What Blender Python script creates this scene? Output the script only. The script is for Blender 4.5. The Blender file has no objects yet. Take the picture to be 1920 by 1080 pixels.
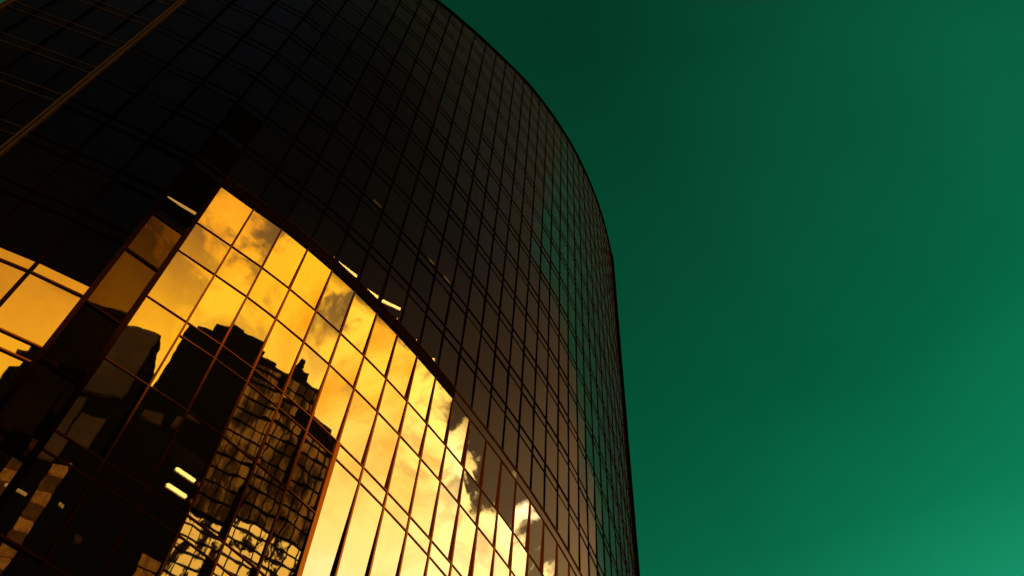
import bpy, bmesh, math, random
from mathutils import Vector, Matrix
random.seed(7)
R = math.radians
S = bpy.context.scene
C = S.collection

# ------------------------------------------------------------------ camera
EYE = 1.6                                   # everything below measured from eye height, lifted by EYE
PITCH, ROLL = R(63.82), R(5.07)
cam_d = bpy.data.cameras.new('camera'); cam = bpy.data.objects.new('camera', cam_d); C.objects.link(cam)
cam_d.sensor_width = 36; cam_d.lens = 36*2316.8/1920; cam_d.clip_end = 6000; cam_d.clip_start = .05
Fv = Vector((0, math.cos(PITCH), math.sin(PITCH))); Rv = Vector((1, 0, 0)); Uv = Rv.cross(Fv)
c_, s_ = math.cos(ROLL), math.sin(ROLL)
r2 = c_*Rv + s_*Uv; u2 = -s_*Rv + c_*Uv
m = Matrix((r2, u2, -Fv)).transposed().to_4x4(); m.translation = (0, 0, EYE)
cam.matrix_world = m
S.camera = cam
S.view_settings.view_transform = 'Standard'; S.view_settings.look = 'None'
S.view_settings.exposure = 0; S.view_settings.gamma = 1

# ------------------------------------------------------------------ node helper
class G:
    def __init__(s, tree): s.t = tree; s.n = tree.nodes; s.l = tree.links
    def new(s, typ, **kw):
        n = s.n.new(typ)
        for k, v in kw.items(): setattr(n, k, v)
        return n
    def put(s, sock, v):
        if hasattr(v, 'is_output') or isinstance(v, bpy.types.NodeSocket): s.l.new(v, sock)
        else: sock.default_value = v
    def math(s, op, a, b=None, c=None, clamp=False):
        n = s.new('ShaderNodeMath', operation=op, use_clamp=clamp); s.put(n.inputs[0], a)
        if b is not None: s.put(n.inputs[1], b)
        if c is not None: s.put(n.inputs[2], c)
        return n.outputs[0]
    def ramp(s, x, stops, interp='LINEAR'):
        n = s.new('ShaderNodeValToRGB'); cr = n.color_ramp; cr.interpolation = interp
        while len(cr.elements) > 1: cr.elements.remove(cr.elements[-1])
        for i, (p, col) in enumerate(stops):
            e = cr.elements[0] if i == 0 else cr.elements.new(p)
            e.position = p; e.color = (*col, 1) if len(col) == 3 else col
        s.put(n.inputs[0], x); return n.outputs[0]
    def smooth(s, x, a, b):
        n = s.new('ShaderNodeMapRange', interpolation_type='SMOOTHSTEP'); s.put(n.inputs[0], x); s.put(n.inputs[1], a); s.put(n.inputs[2], b)
        return n.outputs[0]
    def mix(s, f, a, b, mode='MIX'):
        n = s.new('ShaderNodeMix', data_type='RGBA', blend_type=mode); s.put(n.inputs[0], f)
        s.put(n.inputs[6], a if not isinstance(a, tuple) else (*a, 1)); s.put(n.inputs[7], b if not isinstance(b, tuple) else (*b, 1)); return n.outputs[2]
    def noise(s, vec, scale, detail=5, rough=.55, dist=0.):
        n = s.new('ShaderNodeTexNoise'); s.put(n.inputs['Vector'], vec); n.inputs['Scale'].default_value = scale
        n.inputs['Detail'].default_value = detail; n.inputs['Roughness'].default_value = rough; n.inputs['Distortion'].default_value = dist
        return n.outputs['Fac']
    def curve(s, x, pts):
        n = s.new('ShaderNodeFloatCurve'); cv = n.mapping.curves[0]
        cv.points[0].location = pts[0]; cv.points[1].location = pts[-1]
        for p in pts[1:-1]: cv.points.new(*p)
        for p in cv.points: p.handle_type = 'VECTOR'
        n.mapping.update(); s.put(n.inputs['Value'], x); return n.outputs[0]

# ------------------------------------------------------------------ sky: green dusk one way, a golden sunset bank the other
W = bpy.data.worlds.new('World'); S.world = W; W.use_nodes = True
g = G(W.node_tree); g.n.clear()
tc = g.new('ShaderNodeTexCoord').outputs['Generated']
sep = g.new('ShaderNodeSeparateXYZ'); g.l.new(tc, sep.inputs[0]); sx, sy, sz = sep.outputs
az = g.math('MULTIPLY', g.math('ARCTAN2', sx, sy), 180/math.pi)           # -180..180 from +y, clockwise
az = g.math('WRAP', az, 270, -90)                                         # -90..270
el = g.math('MULTIPLY', g.math('ARCSINE', sz), 180/math.pi)
den = g.math('MAXIMUM', g.math('ADD', sz, .25), .1)
cmb = g.new('ShaderNodeCombineXYZ'); g.l.new(g.math('DIVIDE', sx, den), cmb.inputs[0]); g.l.new(g.math('DIVIDE', sy, den), cmb.inputs[1])
cp = cmb.outputs[0]
e01 = g.math('DIVIDE', el, 90, clamp=True)
# clear dusk sky, warm towards the horizon, near black overhead
dusk = g.ramp(e01, [(0, (.9,.42,.1)), (.45, (1.0,.62,.19)), (.55, (.75,.50,.18)), (.60, (.42,.26,.095)), (.66, (.16,.095,.04)), (.72, (.05,.04,.027)), (.78, (.022,.022,.02)), (.86, (.008,.012,.014)), (1, (.004,.007,.010))])
# green half
gr = g.ramp(e01, [(0, (.01,.30,.16)), (.5, (.006,.19,.092)), (.57, (.002,.112,.049)), (.65, (.001,.076,.032)), (.72, (.0015,.058,.026)), (.82, (.001,.040,.018)), (1, (.001,.028,.013))])
gk = g.math('MULTIPLY_ADD', g.smooth(az, 5, 55), .9, 1.0)
gn = g.math('MULTIPLY_ADD', g.noise(cp, 4.0, 4, .5, .5), .6, .70)
gr = g.mix(1, gr, g.math('MULTIPLY', gk, gn), 'MULTIPLY')
a0 = g.math('MULTIPLY', g.curve(e01, [(0, .36), (.5, .36), (47.6/90, .37), (57/90, .445), (62/90, .525), (66.6/90, .63), (70/90, .56), (73/90, .46), (76/90, .26), (1, .26)]), 100)
toDusk = g.smooth(g.math('SUBTRACT', az, a0), 0, 9)
night = g.smooth(az, 110, 175)
dusk = g.mix(1, dusk, g.math('MULTIPLY_ADD', g.smooth(az, 125, 60), .72, .28), 'MULTIPLY')
dusk = g.mix(night, dusk, g.ramp(e01, [(0, (.05,.025,.008)), (.62, (.012,.006,.0025)), (.69, (.003,.004,.006)), (.80, (.004,.007,.014)), (1, (.004,.008,.014))]))
sky = g.mix(toDusk, gr, dusk)
# golden cloud bank
az01 = g.math('DIVIDE', g.math('SUBTRACT', az, 30), 200, clamp=True)
def A(a): return (a-30)/200
elb = g.math('MULTIPLY', g.curve(az01, GOLD := [(0, .30), (A(50), .40), (A(58), .47), (A(64), .55), (A(68), .58), (A(72), .598), (A(76), .585), (A(80), .59), (A(84.5), .615), (A(88.5), .640), (A(92.6), .652), (A(108), .674), (A(122), .685), (A(139), .693), (A(146), .694), (A(158), .66), (A(168), .617), (A(182), .61), (A(195), .5), (1, .4)]), 90)
nz = g.noise(cp, 9.0, 9, .60, .5); nf = g.noise(cp, 5.5, 9, .62, .6)
edge = g.math('SUBTRACT', g.math('ADD', elb, g.math('MULTIPLY', g.math('SUBTRACT', nz, .5), g.math('MULTIPLY_ADD', g.smooth(az, 100, 76), 24, 4))), el)
gold_m = g.smooth(edge, -.6, 1.0)
azc = g.math('ADD', g.math('ADD', g.math('MULTIPLY', g.math('SUBTRACT', az, 80), .5/60), g.math('MULTIPLY', g.math('SUBTRACT', el, 48), .5/14)), g.math('MULTIPLY_ADD', nf, .3, -.15))
gold_c = g.ramp(g.math('MULTIPLY_ADD', azc, .8, .15, clamp=True), [(0, (7,5,1.2)), (.07, (8,6,1.6)), (.19, (9.3,7.2,2.5)), (.35, (9.2,6.5,1.5)), (.55, (8.9,5.3,.45)), (.78, (8.2,4.1,.12)), (.92, (6.4,2.7,.10)), (1, (4.5,1.8,.08))])
gold_c = g.mix(g.smooth(nf, .52, .70), gold_c, g.mix(1, gold_c, (.72,.55,.34), 'MULTIPLY'))
gold_c = g.mix(g.smooth(nf, .50, .36), gold_c, g.mix(1, gold_c, (1.1,1.18,1.6), 'MULTIPLY'))
patch = g.math('MULTIPLY', g.smooth(g.math('ADD', nz, g.math('MULTIPLY_ADD', g.smooth(az, 126, 140), .10, .012)), .54, .62), g.smooth(edge, 9, 1))
gold_c = g.mix(g.math('MULTIPLY', patch, g.math('MULTIPLY_ADD', g.smooth(az, 152, 162), -.8, .93)), gold_c, (.75,.42,.12))
sky = g.mix(gold_m, sky, gold_c)
bg = g.new('ShaderNodeBackground'); g.l.new(sky, bg.inputs[0]); bg.inputs[1].default_value = 1
out = g.new('ShaderNodeOutputWorld'); g.l.new(bg.outputs[0], out.inputs[0])

# ------------------------------------------------------------------ sun, low and orange
sd = bpy.data.lights.new('sun', 'SUN'); sd.energy = 2.0; sd.angle = R(.5); sd.color = (1, .62, .3)
so = bpy.data.objects.new('sun', sd); C.objects.link(so)
SUN_AZ, SUN_EL = R(232), R(24)
sv = Vector((math.sin(SUN_AZ)*math.cos(SUN_EL), math.cos(SUN_AZ)*math.cos(SUN_EL), math.sin(SUN_EL)))
so.rotation_euler = sv.to_track_quat('Z', 'Y').to_euler(); so.location = sv*200

# ------------------------------------------------------------------ materials
def mat(name):
    mt = bpy.data.materials.new(name); mt.use_nodes = True; gg = G(mt.node_tree); gg.n.clear()
    o = gg.new('ShaderNodeOutputMaterial'); return mt, gg, o
def principled(name, col, rough=.6, metal=0., noise=0., nscale=3., bump=0., spec=.5, emit=None, es=1.):
    mt, gg, o = mat(name); p = gg.new('ShaderNodeBsdfPrincipled')
    tcn = gg.new('ShaderNodeTexCoord').outputs['Object']
    if noise:
        n1 = gg.noise(tcn, nscale, 6, .6); n2 = gg.noise(tcn, nscale*.13, 3, .5)
        f = gg.math('MULTIPLY_ADD', gg.math('ADD', n1, n2), noise, 1-noise)
        gg.l.new(gg.mix(1, col, f, 'MULTIPLY'), p.inputs['Base Color'])
        gg.l.new(gg.math('MULTIPLY_ADD', n1, .2, rough-.1), p.inputs['Roughness'])
        if bump:
            b = gg.new('ShaderNodeBump'); b.inputs['Strength'].default_value = 1; b.inputs['Distance'].default_value = bump
            gg.l.new(n1, b.inputs['Height']); gg.l.new(b.outputs[0], p.inputs['Normal'])
    else:
        p.inputs['Base Color'].default_value = (*col, 1); p.inputs['Roughness'].default_value = rough
    p.inputs['Metallic'].default_value = metal; p.inputs['Specular IOR Level'].default_value = spec
    if emit: p.inputs['Emission Color'].default_value = (*emit, 1); p.inputs['Emission Strength'].default_value = es
    gg.l.new(p.outputs[0], o.inputs[0]); return mt
def glass(name, ior=1.9, tint=.07, wave=.0010, wscale=.55, mul=(1, .86, .86)):
    mt, gg, o = mat(name)
    tcn = gg.new('ShaderNodeTexCoord').outputs['Object']
    b = gg.new('ShaderNodeBump'); b.inputs['Strength'].default_value = 1; b.inputs['Distance'].default_value = wave*2
    h = gg.math('ADD', gg.noise(tcn, wscale, 2, .45), gg.math('MULTIPLY', gg.noise(tcn, wscale*3.1, 1, .4), .16))
    gg.l.new(h, b.inputs['Height'])
    fr = gg.new('ShaderNodeFresnel'); fr.inputs[0].default_value = ior; gg.l.new(b.outputs[0], fr.inputs['Normal'])
    gl = gg.new('ShaderNodeBsdfGlossy'); gl.inputs['Roughness'].default_value = .012
    gg.l.new(gg.ramp(fr.outputs[0], [(0, mul), (.3, mul), (.55, (mul[0]*.8, mul[1]*.22, mul[2]*.36)), (1, (mul[0]*.6, mul[1]*.16, mul[2]*.3))]), gl.inputs['Color'])
    gg.l.new(b.outputs[0], gl.inputs['Normal'])
    tr = gg.new('ShaderNodeBsdfTransparent'); tr.inputs[0].default_value = (tint, tint*.85, tint*.6, 1)
    mx = gg.new('ShaderNodeMixShader'); gg.l.new(fr.outputs[0], mx.inputs[0]); gg.l.new(tr.outputs[0], mx.inputs[1]); gg.l.new(gl.outputs[0], mx.inputs[2])
    du = gg.new('ShaderNodeBsdfDiffuse'); dn = gg.math('MULTIPLY_ADD', gg.noise(tcn, 1.1, 5, .65), .9, .5)
    # a thin film of painted grey haze that dulls the green reflection edge-on
    lw = gg.new('ShaderNodeLayerWeight'); lw.inputs[0].default_value = .5
    film = gg.ramp(lw.outputs['Facing'], [(0, (.0003,.0004,.0006)), (.6, (.0004,.0005,.0007)), (.70, (.0009,.0012,.0018)), (.78, (.0035,.0052,.0085)), (.92, (.0055,.010,.018))])
    gg.l.new(gg.mix(1, film, dn, 'MULTIPLY'), du.inputs[0])
    ad = gg.new('ShaderNodeAddShader'); gg.l.new(mx.outputs[0], ad.inputs[0]); gg.l.new(du.outputs[0], ad.inputs[1])
    gg.l.new(ad.outputs[0], o.inputs[0]); return mt
def polished(name, col, rough, dif, k=.12):
    """bronze anodised metal: tinted soft mirror with a little diffuse"""
    mt, gg, o = mat(name); tcn = gg.new('ShaderNodeTexCoord').outputs['Object']
    n1 = gg.noise(tcn, 1.3, 5, .6)
    gl = gg.new('ShaderNodeBsdfGlossy'); gg.l.new(gg.mix(1, col, gg.math('MULTIPLY_ADD', n1, .5, .75), 'MULTIPLY'), gl.inputs['Color'])
    gg.l.new(gg.math('MULTIPLY_ADD', n1, .1, rough-.05), gl.inputs['Roughness'])
    df = gg.new('ShaderNodeBsdfDiffuse'); df.inputs[0].default_value = (*dif, 1)
    mx = gg.new('ShaderNodeMixShader'); mx.inputs[0].default_value = k
    gg.l.new(gl.outputs[0], mx.inputs[1]); gg.l.new(df.outputs[0], mx.inputs[2]); gg.l.new(mx.outputs[0], o.inputs[0]); return mt
M = dict(
    glass=glass('coated_glass'),
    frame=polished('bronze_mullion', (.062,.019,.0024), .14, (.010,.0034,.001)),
    frame_dark=polished('dimmed_bronze_mullion', (.005,.0018,.0008), .14, (.0008,.0004,.0003)),  # same bronze, dimness of the dark glass zones put into its colour
    trim=polished('bronze_corner_trim', (.008,.005,.004), .35, (.014,.008,.0065), .6),
    glint_line=polished('warm_glint_line', (.03,.012,.003), .2, (.012,.0045,.0018), .5),  # warm glint on the upper transoms, painted as a colour
    trim_thin=polished('thin_bronze_rail', (.008,.005,.004), .35, (.012,.008,.007), .5),
    glass_wavy=glass('coated_glass_wavy', wave=.0018, wscale=.45),
    smoked=glass('smoked_glass', mul=(.15,.09,.055)),
    dark=principled('dark_interior', (.006,.005,.004), .8, 0, .3, 1.0),
    band=polished('black_ledge', (.003,.0012,.0006), .2, (.002,.0012,.001)),
    slab=principled('floor_slab', (.008,.006,.005), .8, 0, .3, 1.0),
    roof=principled('roof_membrane', (.06,.06,.06), .8, 0, .3, .6),
    asphalt=principled('asphalt', (.05,.05,.052), .85, 0, .5, .8, .01),
    lamp=principled('ceiling_lamp', (.8,.75,.6), .5, emit=(1,.78,.36), es=60),
    housing=principled('lamp_housing', (.1,.1,.1), .5),
)

# plan of the facade: mullion positions in metres, left to right
PLAN = [(-27.251, 17.108), (-25.939, 17.496), (-24.237, 18.0), (-22.412, 18.541), (-21.2, 18.9), (-19.2, 19.7), (-17.3, 20.4), (-15.35, 21.25), (-13.99, 22.2), (-12.405, 23.248), (-11.075, 24.148), (-9.847, 25.081), (-8.659, 26.077), (-7.538, 27.097), (-6.439, 28.171), (-5.392, 29.26), (-4.373, 30.378), (-3.392, 31.505), (-2.444, 32.64), (-1.523, 33.786), (-0.617, 34.953), (0.262, 36.125), (1.101, 37.282), (1.954, 38.504), (2.773, 39.726), (3.602, 41.019), (4.372, 42.289), (5.098, 43.563), (5.78, 44.857), (6.446, 46.19), (7.083, 47.537), (7.69, 48.897), (8.268, 50.271), (8.815, 51.657), (9.332, 53.054), (9.819, 54.462), (10.274, 55.881), (10.699, 57.309), (11.092, 58.746), (11.454, 60.192), (11.784, 61.645), (12.083, 63.105), (12.349, 64.571), (12.584, 66.042), (12.786, 67.518), (12.957, 68.998), (13.094, 70.482), (13.2, 71.968), (13.273, 73.457), (13.313, 74.946), (13.321, 76.436), (13.297, 77.926), (13.239, 79.415)]
# ------------------------------------------------------------------ object helpers
def link(name, bm, m, parent=None, smooth=False):
    me = bpy.data.meshes.new(name); bm.normal_update(); bm.to_mesh(me); bm.free(); me.materials.append(M[m] if isinstance(m, str) else m)
    if smooth:
        for f in me.polygons: f.use_smooth = True
    o = bpy.data.objects.new(name, me); C.objects.link(o)
    if parent is not None: o.parent = parent
    return o
def tag(o, label=None, cat=None, group=None, kind=None):
    if label: o['label'] = label
    if cat: o['category'] = cat
    if group: o['group'] = group
    if kind: o['kind'] = kind
    return o
def empty(name, label, cat, loc=(0, 0, 0), group=None):
    o = bpy.data.objects.new(name, None); C.objects.link(o); o.location = loc; return tag(o, label, cat, group)
def hexa(bm, pts):                           # 8 points: bottom ring 0-3, top ring 4-7
    v = [bm.verts.new(p) for p in pts]
    for f in ((0, 3, 2, 1), (4, 5, 6, 7), (0, 1, 5, 4), (1, 2, 6, 5), (2, 3, 7, 6), (3, 0, 4, 7)):
        bm.faces.new([v[i] for i in f])
def box(bm, c, s, rz=0.):
    cx, cy, cz = c; a, b, h = s[0]/2, s[1]/2, s[2]/2; cs, sn = math.cos(rz), math.sin(rz)
    q = [(-a, -b), (a, -b), (a, b), (-a, b)]
    hexa(bm, [(cx+x*cs-y*sn, cy+x*sn+y*cs, cz+z) for z in (-h, h) for x, y in q])
def Z(h): return h + EYE

# ------------------------------------------------------------------ ground
bm = bmesh.new(); L = 2500
v = [bm.verts.new((x, y, 0)) for x, y in ((-L, -L), (L, -L), (L, L), (-L, L))]; bm.faces.new(v)
gnd = link('ground', bm, 'asphalt'); gnd['kind'] = 'structure'

# ------------------------------------------------------------------ the curved glass tower
N = len(PLAN); I0 = -9                       # PLAN[k] is mullion number k+I0
P = {k+I0: Vector((x, y)) for k, (x, y) in enumerate(PLAN)}
LAST = N-1+I0
FL = 4.6
UP = [57.75+FL*k for k in range(9)]
for d_ in (4.4, 4.1, 3.8, 3.5, 3.3, 3.1, 3.0, 2.9, 2.8, 2.8, 2.8): UP.append(UP[-1]+d_)         # undersides of the upper spandrel strips
def roof_h(m):
    t = [(-9, 106), (2, 107.8), (5, 110.5), (8.5, 114.2), (11.5, 117.9), (15, 120.8), (19.6, 124.2), (24, 127.2), (28, 129.5), (33, 131.4), (60, 133)]
    for (a, ha), (b, hb) in zip(t, t[1:]):
        if m <= b: return ha+(hb-ha)*(m-a)/(b-a)
    return 133
BAND0, BAND1 = 53.25, 54.15
# horizontal lines (heights) by zone; zone is chosen by the pane index i (between mullion i and i+1)
LOW_MAIN = [2.2, 7.6, 8.5, 12.4, 16.8, 17.7, 21.6, 26.0, 27.3, 31.25, 32.3, 36.95, 40.73, 41.78, 46.05, 48.94]
LOW_RIGHT = [2.2, 7.6, 8.5, 12.4, 16.8, 17.7, 21.6, 26.0, 27.3, 31.25, 32.3, 40.73, 41.78, 46.05, 48.94]
LOW_EDGE = [2.2, 7.6, 12.4, 16.8, 21.6, 26.0, 31.25, 32.3, 36.95, 41.78, 46.05, 48.94]
LOW_STRIP = [2.2, 7.6, 12.4, 16.8, 21.2, 25.8, 30.4, 34.9, 39.17, 43.76, 47.4, 48.25]
LOW_LEFT = [2.2, 6.9, 7.8, 11.7, 12.6, 16.4, 17.3, 21.2, 22.1, 25.9, 26.8, 30.6, 31.5, 34.5, 35.45, 39.35, 40.25, 44.0, 44.9, 48.6, 49.5]
def lines(i):
    low = LOW_LEFT if i < -2 else LOW_STRIP if i == -2 else LOW_EDGE if i == -1 else LOW_MAIN if i < 5 else LOW_RIGHT
    l = [-EYE+.4]+list(low)+[BAND0, BAND1]
    top = min(roof_h(i), roof_h(i+1))
    for u in UP:
        if u+.9 < top-.5: l += [u, u+.9]
    return l
def tilt_of(i, z):
    start = 39.4 if i < -2 else 47.5 if i == -2 else BAND0
    if i == -2 and 47 < z < 53: return -1.2
    return 1.0 if z < start-.01 else 0.
def normal2(i):
    d = (P[i+1]-P[i]).normalized(); return Vector((d.y, -d.x))       # outward, towards the street
tower = empty('glass_tower', 'curved dark glass office tower with golden sunset clouds reflected in its lower floors', 'building', (P[5].x, P[5].y, 0))
TI = tower.matrix_world
def put(o):                                  # parent while keeping world coordinates
    o.parent = tower; o.matrix_parent_inverse = Matrix.Translation(-tower.location); return o
cells = []
for i in range(I0, LAST):
    l = lines(i); nrm = normal2(i)
    for a, b in zip(l, l[1:]+[None]):
        if b is None: z0, z1a, z1b = a, roof_h(i)-.35, roof_h(i+1)-.35
        else: z0, z1a, z1b = a, b, b
        if min(z1a, z1b)-z0 < .05: continue
        if abs(a-BAND0) < .01 and -1 <= i < 9: continue      # the ledge covers this strip
        cells.append((i, z0, z1a, z1b, nrm))
def pane_mesh(bm, c):
    i, z0, za, zb, nrm = c; h = min(za, zb)-z0
    t = math.tan(R(tilt_of(i, z0)))          # positive: top leans out over the street
    if h < 1.5 and t == 0: jit = .12
    else: jit = .3
    dt = math.tan(R(random.gauss(0, jit))); dy = math.tan(R(random.gauss(0, jit)))
    w = (P[i+1]-P[i]).length
    q = []
    for (pt, zz, s) in ((P[i], z0, -1), (P[i+1], z0, 1), (P[i+1], zb, 1), (P[i], za, -1)):
        off = (t+dt)*(zz-z0-h) - .012 + dy*s*w/2 if t else dt*(zz-z0-h/2) - .02 + dy*s*w/2
        q.append(bm.verts.new((pt.x+nrm.x*off, pt.y+nrm.y*off, Z(zz))))
    bm.faces.new(q)
# how large each pane shows: projected area
def proj(v):
    d = Vector(v)-Vector((0, 0, EYE)); z = d.dot(Fv)
    return (960+2316.8*d.dot(r2)/z, 540-2316.8*d.dot(u2)/z) if z > 0 else None
def shown(c):
    i, z0, za, zb, _ = c; pts = [proj((P[k].x, P[k].y, Z(z))) for k, z in ((i, z0), (i+1, z0), (i+1, zb), (i, za))]
    if any(p is None for p in pts): return 0
    cx = sum(p[0] for p in pts)/4; cy = sum(p[1] for p in pts)/4
    a = abs(sum(pts[k][0]*pts[(k+1) % 4][1]-pts[(k+1) % 4][0]*pts[k][1] for k in range(4)))/2
    return a if -30 < cx < 1950 and -30 < cy < 1110 else 0
order = sorted(cells, key=shown, reverse=True)
for c in order[:100]:
    b_ = bmesh.new(); pane_mesh(b_, c); put(link('window_pane', b_, 'smoked' if c[0] == -2 else 'glass_wavy' if c[1] < 42 else 'glass'))
b_ = bmesh.new()
for c in order[100:]: pane_mesh(b_, c)
rest = put(link('curtain_wall_panes', b_, 'glass')); rest['kind'] = 'stuff'

# vertical mullions, one mesh each
def frame_axes(m):
    ns = []
    if m in P and m+1 in P: ns.append(normal2(m))
    if m-1 in P: ns.append(normal2(m-1))
    n_ = sum(ns, Vector((0, 0))).normalized(); return n_, Vector((-n_.y, n_.x))
def post(bm, m, z0, z1, w, dout, din=.25):
    n_, t_ = frame_axes(m); p = P[m]
    q = [p+n_*a+t_*b*w/2 for a, b in ((-din, -1), (dout, -1), (dout, 1), (-din, 1))]
    hexa(bm, [(v.x, v.y, Z(z)) for z in (z0, z1) for v in q])
for m_ in range(I0+1, LAST):
    if m_ == -5: continue
    b_ = bmesh.new()
    if m_ >= -1:
        wl = .24 if m_ == -1 else .078
        post(b_, m_, -EYE, BAND0, wl, .06 if m_ == -1 else .03)
        if m_ == 5: post(b_, m_, -EYE, 41.8, .2, .06)
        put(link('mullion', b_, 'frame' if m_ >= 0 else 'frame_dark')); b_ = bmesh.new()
        post(b_, m_, BAND1, roof_h(m_)-.3, .10, .02)
    elif m_ == -2:
        post(b_, m_, -EYE, BAND0, .2, .06); post(b_, m_, BAND0, roof_h(m_)-.3, .12, .05)
    else:
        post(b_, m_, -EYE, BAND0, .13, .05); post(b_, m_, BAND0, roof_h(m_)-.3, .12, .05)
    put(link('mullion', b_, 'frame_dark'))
b_ = bmesh.new(); post(b_, 29, -EYE, roof_h(29)-.4, 1.1, .22); put(link('dark_strip', b_, 'band'))  # wide dark strip running up the facade
# corner trim on the fold between the two faces, and at the far left corner
for m_ in (-5, I0):
    b_ = bmesh.new(); n_, t_ = frame_axes(m_)
    for s in (-1, 1):
        p = P[m_]+t_*s*.085
        q = [p+n_*a+t_*b*.055 for a, b in ((-.2, -1), (.16, -1), (.16, 1), (-.2, 1))]
        z = -EYE
        hexa(b_, [(v.x, v.y, Z(zz)) for zz in (-EYE, roof_h(m_)-.3) for v in q])
    q = [P[m_]+n_*a+t_*b*.03 for a, b in ((-.2, -1), (.08, -1), (.08, 1), (-.2, 1))]
    hexa(b_, [(v.x, v.y, Z(zz)) for zz in (-EYE, roof_h(m_)-.3) for v in q])
    put(link('corner_trim', b_, 'trim'))
# horizontal transoms: one mesh per line, following the curve between two mullions
def rail(bm, i0, i1, z, h, dout, chamfer=.03, din=.2, clip=True):
    """bar along the facade from mullion i0 to i1 at height z (its middle)"""
    for i in range(i0, i1):
        if clip and z+h > min(roof_h(i), roof_h(i+1))-.3: continue
        na, nb = frame_axes(i)[0], frame_axes(i+1)[0]
        ring = [(-din, -h/2), (dout-chamfer, -h/2), (dout, -h/2+chamfer), (dout, h/2), (-din, h/2)]
        va = [bm.verts.new((P[i].x+na.x*o, P[i].y+na.y*o, Z(z+dz))) for o, dz in ring]
        vb = [bm.verts.new((P[i+1].x+nb.x*o, P[i+1].y+nb.y*o, Z(z+dz))) for o, dz in ring]
        k = len(ring)
        for j in range(k): bm.faces.new((va[j], vb[j], vb[(j+1) % k], va[(j+1) % k]))
        bm.faces.new(va[::-1]); bm.faces.new(vb)
def transom(i0, i1, z, h=.09, dout=.07, m='frame'):
    b_ = bmesh.new(); rail(b_, i0, i1, z, h, dout)
    if len(b_.faces): put(link('transom', b_, m))
    else: b_.free()
for z in (BAND0, BAND1): transom(-5, -1, z, .11, .06, 'frame_dark'); transom(9, LAST, z, .10, .03, 'frame')
for z in [BAND1]+UP[:7]:
    b_ = bmesh.new(); rail(b_, 9 if z == BAND1 else 1, 17, z+(.07 if z == BAND1 else .965), .035, .04, .01); put(link('glint_strip', b_, 'glint_line'))  # thin strips added to draw the warm glint lines
for u in UP:
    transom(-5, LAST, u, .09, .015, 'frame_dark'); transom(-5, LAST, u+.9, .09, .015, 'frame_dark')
for u in [BAND0]+UP:
    transom(I0, -5, u, .07, .06, 'trim_thin'); transom(I0, -5, u+.9, .07, .06, 'trim_thin')
for z in LOW_MAIN:
    i0 = 0 if z == 40.73 else -1
    i1 = 5 if z == 36.95 else LAST
    transom(i0, i1, z, .085, .03)
for z in LOW_STRIP: transom(-2, -1, z, .16, .055, 'frame_dark')
for z in LOW_LEFT:
    transom(-5, -2, z, .12, .05, 'frame' if z < 40 else 'frame_dark'); transom(I0, -5, z, .07, .06, 'trim_thin')
# the thick black ledge and its lip
b_ = bmesh.new(); rail(b_, -1, 9, (BAND0+BAND1)/2, BAND1-BAND0, .06, .03, clip=False); put(link('ledge', b_, 'band'))
b_ = bmesh.new(); rail(b_, -1, 9, BAND1+.06, .07, .09, .04, clip=False); put(link('ledge_lip', b_, 'frame'))
# parapet along the sloping roof line
b_ = bmesh.new()
for i in range(I0, LAST):
    na, nb = frame_axes(i)[0], frame_axes(i+1)[0]
    q = []
    for (pt, nn, hh) in ((P[i], na, roof_h(i)), (P[i+1], nb, roof_h(i+1))):
        q.append([(pt.x+nn.x*o, pt.y+nn.y*o, Z(hh+dz)) for o, dz in ((-.5, -.45), (.12, -.45), (.12, .1), (-.5, .1))])
    hexa(b_, [q[0][0], q[0][1], q[1][1], q[1][0], q[0][3], q[0][2], q[1][2], q[1][3]])
put(link('parapet', b_, 'band'))
# inner lining behind the glass, floor slabs, back walls and roof
IN = 2.2
def inner(m, d): n_ = frame_axes(m)[0]; return P[m]-n_*d
b_ = bmesh.new()
for i in range(I0, LAST):
    a, b = inner(i, IN), inner(i+1, IN)
    v = [b_.verts.new(q) for q in ((a.x, a.y, 0), (b.x, b.y, 0), (b.x, b.y, Z(roof_h(i+1)-.5)), (a.x, a.y, Z(roof_h(i)-.5)))]; b_.faces.new(v)
put(link('inner_wall', b_, 'dark'))
def slab(z, th=.5):
    b_ = bmesh.new()
    for i in range(I0, LAST):
        if z+th > min(roof_h(i), roof_h(i+1))-.6: continue
        a0_, b0_ = inner(i, .22), inner(i+1, .22); a1_, b1_ = inner(i, IN-.02), inner(i+1, IN-.02)
        hexa(b_, [(v.x, v.y, Z(zz)) for zz in (z, z+th) for v in (a0_, b0_, b1_, a1_)])
    if len(b_.faces): put(link('floor_slab', b_, 'slab'))
    else: b_.free()
for z in [3.2+4.6*k for k in range(11)]: slab(z)
for u in [BAND0]+UP: slab(u+.15)
back = [P[LAST], Vector((P[LAST].x-3, P[LAST].y+12)), Vector((-10, 92)), Vector((-46, 74)), Vector((-44, 30)), P[I0]]
hs_ = [roof_h(LAST)]*3+[118, 106, roof_h(I0)]
for k in range(5):
    a, b = back[k], back[k+1]; b_ = bmesh.new(); d = (b-a).normalized(); nn = Vector((d.y, -d.x))*-.4
    hexa(b_, [(a.x, a.y, 0), (b.x, b.y, 0), (b.x+nn.x, b.y+nn.y, 0), (a.x+nn.x, a.y+nn.y, 0), (a.x, a.y, Z(hs_[k])), (b.x, b.y, Z(hs_[k+1])), (b.x+nn.x, b.y+nn.y, Z(hs_[k+1])), (a.x+nn.x, a.y+nn.y, Z(hs_[k]))])
    put(link('rear_wall', b_, 'band'))
b_ = bmesh.new(); ctr = b_.verts.new((-16, 55, Z(115)))
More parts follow.
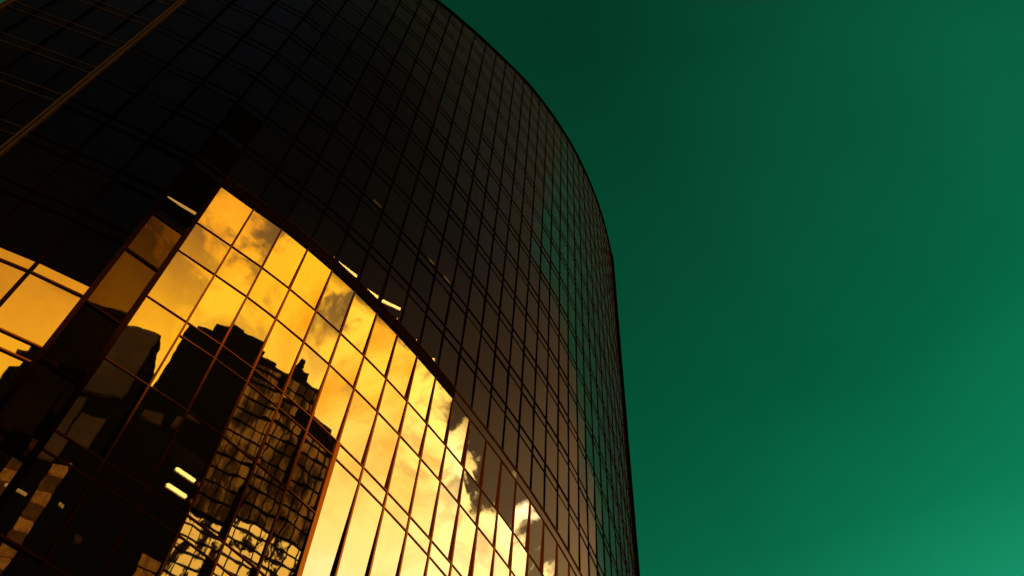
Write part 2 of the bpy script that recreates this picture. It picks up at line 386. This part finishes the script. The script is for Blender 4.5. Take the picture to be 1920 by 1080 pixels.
ring = [b_.verts.new((inner(i, .4).x, inner(i, .4).y, Z(roof_h(i)-.4))) for i in range(I0, LAST+1)]+[b_.verts.new((q.x, q.y, Z(h_-.4))) for q, h_ in zip(back[1:5], hs_[1:5])]
for a, b in zip(ring, ring[1:]+ring[:1]): b_.faces.new((a, b, ctr))
put(link('roof', b_, 'roof'))
# lamps: both ends, thickness, brightness
LAMPS = [((-10.83, 24.9, 34.54), (-10.2, 25.38, 34.56), 0.152, 1), ((-10.86, 24.88, 33.57), (-10.23, 25.36, 33.61), 0.186, 1), ((-15.54, 21.66, 50.1), (-14.35, 22.49, 50.4), 0.061, 0.5), ((-8.95, 26.42, 55.43), (-8.8, 26.54, 55.35), 0.161, 0.8), ((-8.72, 26.63, 55.32), (-7.74, 27.53, 55.65), 0.107, 0.9), ((-7.27, 27.99, 55.29), (-6.6, 28.64, 55.7), 0.162, 1), ((-6.49, 28.76, 55.73), (-5.62, 29.67, 56.7), 0.163, 1), ((-5.68, 29.61, 55.56), (-5.55, 29.75, 55.62), 0.109, 0.5), ((-4.67, 30.72, 55.51), (-4.5, 30.91, 55.54), 0.11, 0.7), ((-3.77, 31.76, 55.56), (-3.56, 31.99, 55.56), 0.111, 0.8), ((-14.4, 22.46, 29.61), (-14.19, 22.61, 29.68), 0.052, 0.3), ((-14.09, 22.67, 29.68), (-13.83, 22.85, 29.7), 0.052, 0.3), ((-13.05, 23.36, 30.11), (-12.91, 23.45, 30.05), 0.052, 0.25), ((-4.94, 30.42, 64.68), (-4.52, 30.89, 64.73), 0.093, 0.15), ((-4.02, 31.47, 64.75), (-3.59, 31.96, 64.79), 0.078, 0.15), ((-8.27, 27.04, 64.75), (-7.82, 27.45, 64.66), 0.061, 0.1)]
# ------------------------------------------------------------------ lamps hanging behind the glass
def lamp(k, a, b, th, e):
    a, b = Vector(a), Vector(b); a.z += EYE; b.z += EYE; d = b-a; ln = max(d.length, .12); mid = (a+b)/2
    lab = LAMP_LABELS[k]
    t = empty('ceiling_light', lab, 'ceiling light', tuple(mid), 'ceiling lights glowing behind the tower glass')
    rz = math.atan2(d.y, d.x)
    if e not in GLOW:
        GLOW[e] = principled('lamp_glow', (.8,.75,.6), .5, emit=(1,.56,.13) if e < .6 else (1,.66,.2), es=26*e**1.6)
    b_ = bmesh.new(); pitch = math.atan2(d.z, math.hypot(d.x, d.y)); h = max(th*.8, .03)
    box(b_, (0, 0, 0), (ln, .12, h)); bmesh.ops.bevel(b_, geom=b_.edges[:], offset=h*.25, segments=2, affect='EDGES')
    bmesh.ops.rotate(b_, verts=b_.verts, cent=(0, 0, 0), matrix=Matrix.Rotation(rz, 3, 'Z') @ Matrix.Rotation(-pitch, 3, 'Y'))
    link('lens', b_, GLOW[e], t)
    b_ = bmesh.new(); box(b_, (0, .09, 0), (ln+.06, .05, h+.06), 0)
    bmesh.ops.rotate(b_, verts=b_.verts, cent=(0, 0, 0), matrix=Matrix.Rotation(rz, 3, 'Z') @ Matrix.Rotation(-pitch, 3, 'Y'))
    link('housing', b_, 'housing', t)
GLOW = {}
LAMP_LABELS = [
 'thick bright light bar at lower left, upper of the two stacked bars',
 'thick bright light bar at lower left, lower and brightest of the two stacked bars',
 'long thin amber light line in the dark glass left of the golden panes',
 'small round glowing dot at the upper end of the row above the black ledge',
 'straight bright light bar just above the black ledge, next to the small dot',
 'swelling bright lamp streak above the ledge, upper of the curved pair',
 'swelling bright lamp streak above the ledge, lower of the curved pair',
 'tiny amber spark above the ledge just below the curved pair of streaks',
 'tiny light spark on the ledge, second below the curved pair of streaks',
 'short white spark on the ledge, lowest of the row of lights',
 'faint broken light line near the lower left edge, left half',
 'faint broken light line near the lower left edge, right half',
 'small faint amber speck in the black lower left panes',
 'added glow bar for an amber transom glint one floor above the ledge, upper of two',  # these last three are glowing bars added for glints on the transoms
 'added glow bar for an amber transom glint one floor above the ledge, lower of two',
 'added glow bar for a single amber transom glint two floors above the ledge among black panes']
for k, l_ in enumerate(LAMPS): lamp(k, *l_)

# ------------------------------------------------------------------ the towers across the street, seen only as reflections
AX = R(125); NN = Vector((math.sin(AX), math.cos(AX), 0)); TT = Vector((math.cos(AX), -math.sin(AX), 0))
B0 = Vector((P[2].x, P[2].y, 0))
def W3(u, d, z): return B0+NN*d+TT*u*1.03+Vector((0, 0, z*1.03))
def wbox(bm, u0, u1, d0, d1, z0, z1):
    q = [(u0, d0), (u1, d0), (u1, d1), (u0, d1)]
    hexa(bm, [W3(u, d, z) for z in (z0, z1) for u, d in q])
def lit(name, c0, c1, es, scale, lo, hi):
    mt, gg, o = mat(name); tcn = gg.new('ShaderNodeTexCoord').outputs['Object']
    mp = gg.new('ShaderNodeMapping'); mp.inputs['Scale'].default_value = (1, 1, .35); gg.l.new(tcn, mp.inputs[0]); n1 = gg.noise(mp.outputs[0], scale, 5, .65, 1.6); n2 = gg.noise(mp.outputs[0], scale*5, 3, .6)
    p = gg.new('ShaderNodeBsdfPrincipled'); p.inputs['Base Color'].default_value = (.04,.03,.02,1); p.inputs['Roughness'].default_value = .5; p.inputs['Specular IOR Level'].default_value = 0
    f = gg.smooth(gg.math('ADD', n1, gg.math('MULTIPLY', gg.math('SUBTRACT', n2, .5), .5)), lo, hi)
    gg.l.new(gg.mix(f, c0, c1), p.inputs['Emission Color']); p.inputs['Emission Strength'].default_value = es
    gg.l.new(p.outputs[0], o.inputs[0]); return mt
M['stone'] = principled('dark_stone_facade', (.008,.005,.003), .7, 0, .4, .4, spec=0)
M['sunlit_dim'] = lit('sunlit_facade_glow_dim', (.06,.015,.001), (.8, .30, .025), 1.35, .16, .40, .62)  # glow standing in for the gold-lit side of the tower
M['sunlit_hot'] = lit('sunlit_facade_glow_bright', (.01,.003,.0), (1, .56, .07), 6.5, .2, .44, .50)  # stronger glow standing in for sunlight on the lower facade
M['glow_grey'] = lit('grey_facade_glow', (.04,.012,.002), (.17,.062,.014), .8, .05, .35, .65)  # faint glow standing in for light on the smooth grey facade
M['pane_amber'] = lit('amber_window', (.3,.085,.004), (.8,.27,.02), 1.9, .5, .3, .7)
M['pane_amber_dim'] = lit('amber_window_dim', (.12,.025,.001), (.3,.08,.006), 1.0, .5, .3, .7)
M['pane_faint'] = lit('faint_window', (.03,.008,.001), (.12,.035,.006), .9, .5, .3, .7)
D = 60
tw = empty('office_tower', 'dark stepped office tower across the street, sunlit window grid given as glow, mirrored in the golden panes', 'building', tuple(W3(-3, D+15, 0)))
def tput(name, bm, m, root):
    o = link(name, bm, m); o.parent = root; o.matrix_parent_inverse = Matrix.Translation(-root.location); return o
TOPS = [(-25.5,-24,126.2),(-24,-21.2,127.4),(-21.2,-19.5,128.4),(-19.5,-13.2,129.2),(-13.2,-12.4,131.2),(-12.2,-11.6,133.4),(-12.4,-6,131.4),(-6,-4,132.4),(-4,-2,133.6),(-2,5,134.8),(5,7.5,135.4),(7.5,15.5,136.1),(15.5,17.2,134.2),(17.2,19.6,131.8)]
b_ = bmesh.new(); wbox(b_, -25.5, 19.6, D+1.2, D+30, 0, 124)
for k, (u0, u1, z) in enumerate(TOPS): wbox(b_, u0, u1, D+1.1+.013*k, D+14+.1*k, 123.9, z)
for k in range(7):
    u = -18+5.1*k; wbox(b_, u, u+1.6, D+2.2, D+4.4, 124, 126+8*(k > 2)+1.1*(k % 3))
tput('tower_body', b_, 'stone', tw)
def glazed(root, u0, u1, z0, z1, du, dz, m, bw=.10, bar='stone'):
    b_ = bmesh.new(); v = [b_.verts.new(W3(u, D+.9, z)) for u, z in ((u0, z0), (u1, z0), (u1, z1), (u0, z1))]; b_.faces.new(v)
    tput('facade_glow', b_, m, root)
    b_ = bmesh.new(); u = u0
    while u <= u1+.01: wbox(b_, u-bw/2, u+bw/2, D+.55, D+1.05, z0, z1); u += du
    z = z0
    while z <= z1+.01: wbox(b_, u0, u1, D+.6, D+1.06, z-bw/2, z+bw/2); z += dz
    tput('window_grid', b_, bar, root)
glazed(tw, -24, -19.6, 104, 123.5, 1.1, 2.4, 'sunlit_dim'); glazed(tw, -15.6, -10.6, 104, 128, 1.0, 2.4, 'sunlit_dim'); glazed(tw, -7, -1.8, 100, 130, 1.04, 2.4, 'sunlit_dim')
glazed(tw, -24.4, -19.6, 70, 103.8, 1.2, 1.7, 'sunlit_hot', .10); glazed(tw, -15.6, -10.6, 70, 103.8, 1.2, 1.7, 'sunlit_hot', .10); glazed(tw, -7, -1.8, 66, 99.4, 1.2, 1.7, 'sunlit_hot', .10)
b_ = bmesh.new(); z = 72
for k in range(9):
    wbox(b_, 3.2, 5.2, D+.8, D+1.15, z, z+(1.9 if k % 2 else 1.2)); z += 2.6
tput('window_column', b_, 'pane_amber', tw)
tb = empty('office_block', 'broad dark office block across the street with one column of amber windows', 'building', tuple(W3(44, D+20, 0)))
b_ = bmesh.new()
for k, (u0, u1, z) in enumerate([(21.2,22.2,126),(22.2,30,132.2),(30,45,134),(45,60,138),(60,64.5,141.5),(64.5,66.2,143.6),(66.2,67.6,141.0),(67.6,69.2,136.5),(69.2,71,133)]):
    wbox(b_, u0, u1, D+1.3+.013*k, D+26+.1*k, 0, z)
tput('block_body', b_, 'stone', tb)
def plate(root, name, u0, u1, z0, z1, m):
    b_ = bmesh.new(); wbox(b_, u0, u1, D+.8, D+1.25, z0, z1); tput(name, b_, m, root)
plate(tb, 'window', 22.3, 29.6, 117, 131.6, 'glow_grey'); plate(tb, 'window', 22.6, 25.2, 107.2, 112.8, 'glow_grey'); plate(tb, 'window', 25.5, 29.8, 103, 115.6, 'glow_grey')  # plain facade areas, their dim light put in as glow
z = 80.
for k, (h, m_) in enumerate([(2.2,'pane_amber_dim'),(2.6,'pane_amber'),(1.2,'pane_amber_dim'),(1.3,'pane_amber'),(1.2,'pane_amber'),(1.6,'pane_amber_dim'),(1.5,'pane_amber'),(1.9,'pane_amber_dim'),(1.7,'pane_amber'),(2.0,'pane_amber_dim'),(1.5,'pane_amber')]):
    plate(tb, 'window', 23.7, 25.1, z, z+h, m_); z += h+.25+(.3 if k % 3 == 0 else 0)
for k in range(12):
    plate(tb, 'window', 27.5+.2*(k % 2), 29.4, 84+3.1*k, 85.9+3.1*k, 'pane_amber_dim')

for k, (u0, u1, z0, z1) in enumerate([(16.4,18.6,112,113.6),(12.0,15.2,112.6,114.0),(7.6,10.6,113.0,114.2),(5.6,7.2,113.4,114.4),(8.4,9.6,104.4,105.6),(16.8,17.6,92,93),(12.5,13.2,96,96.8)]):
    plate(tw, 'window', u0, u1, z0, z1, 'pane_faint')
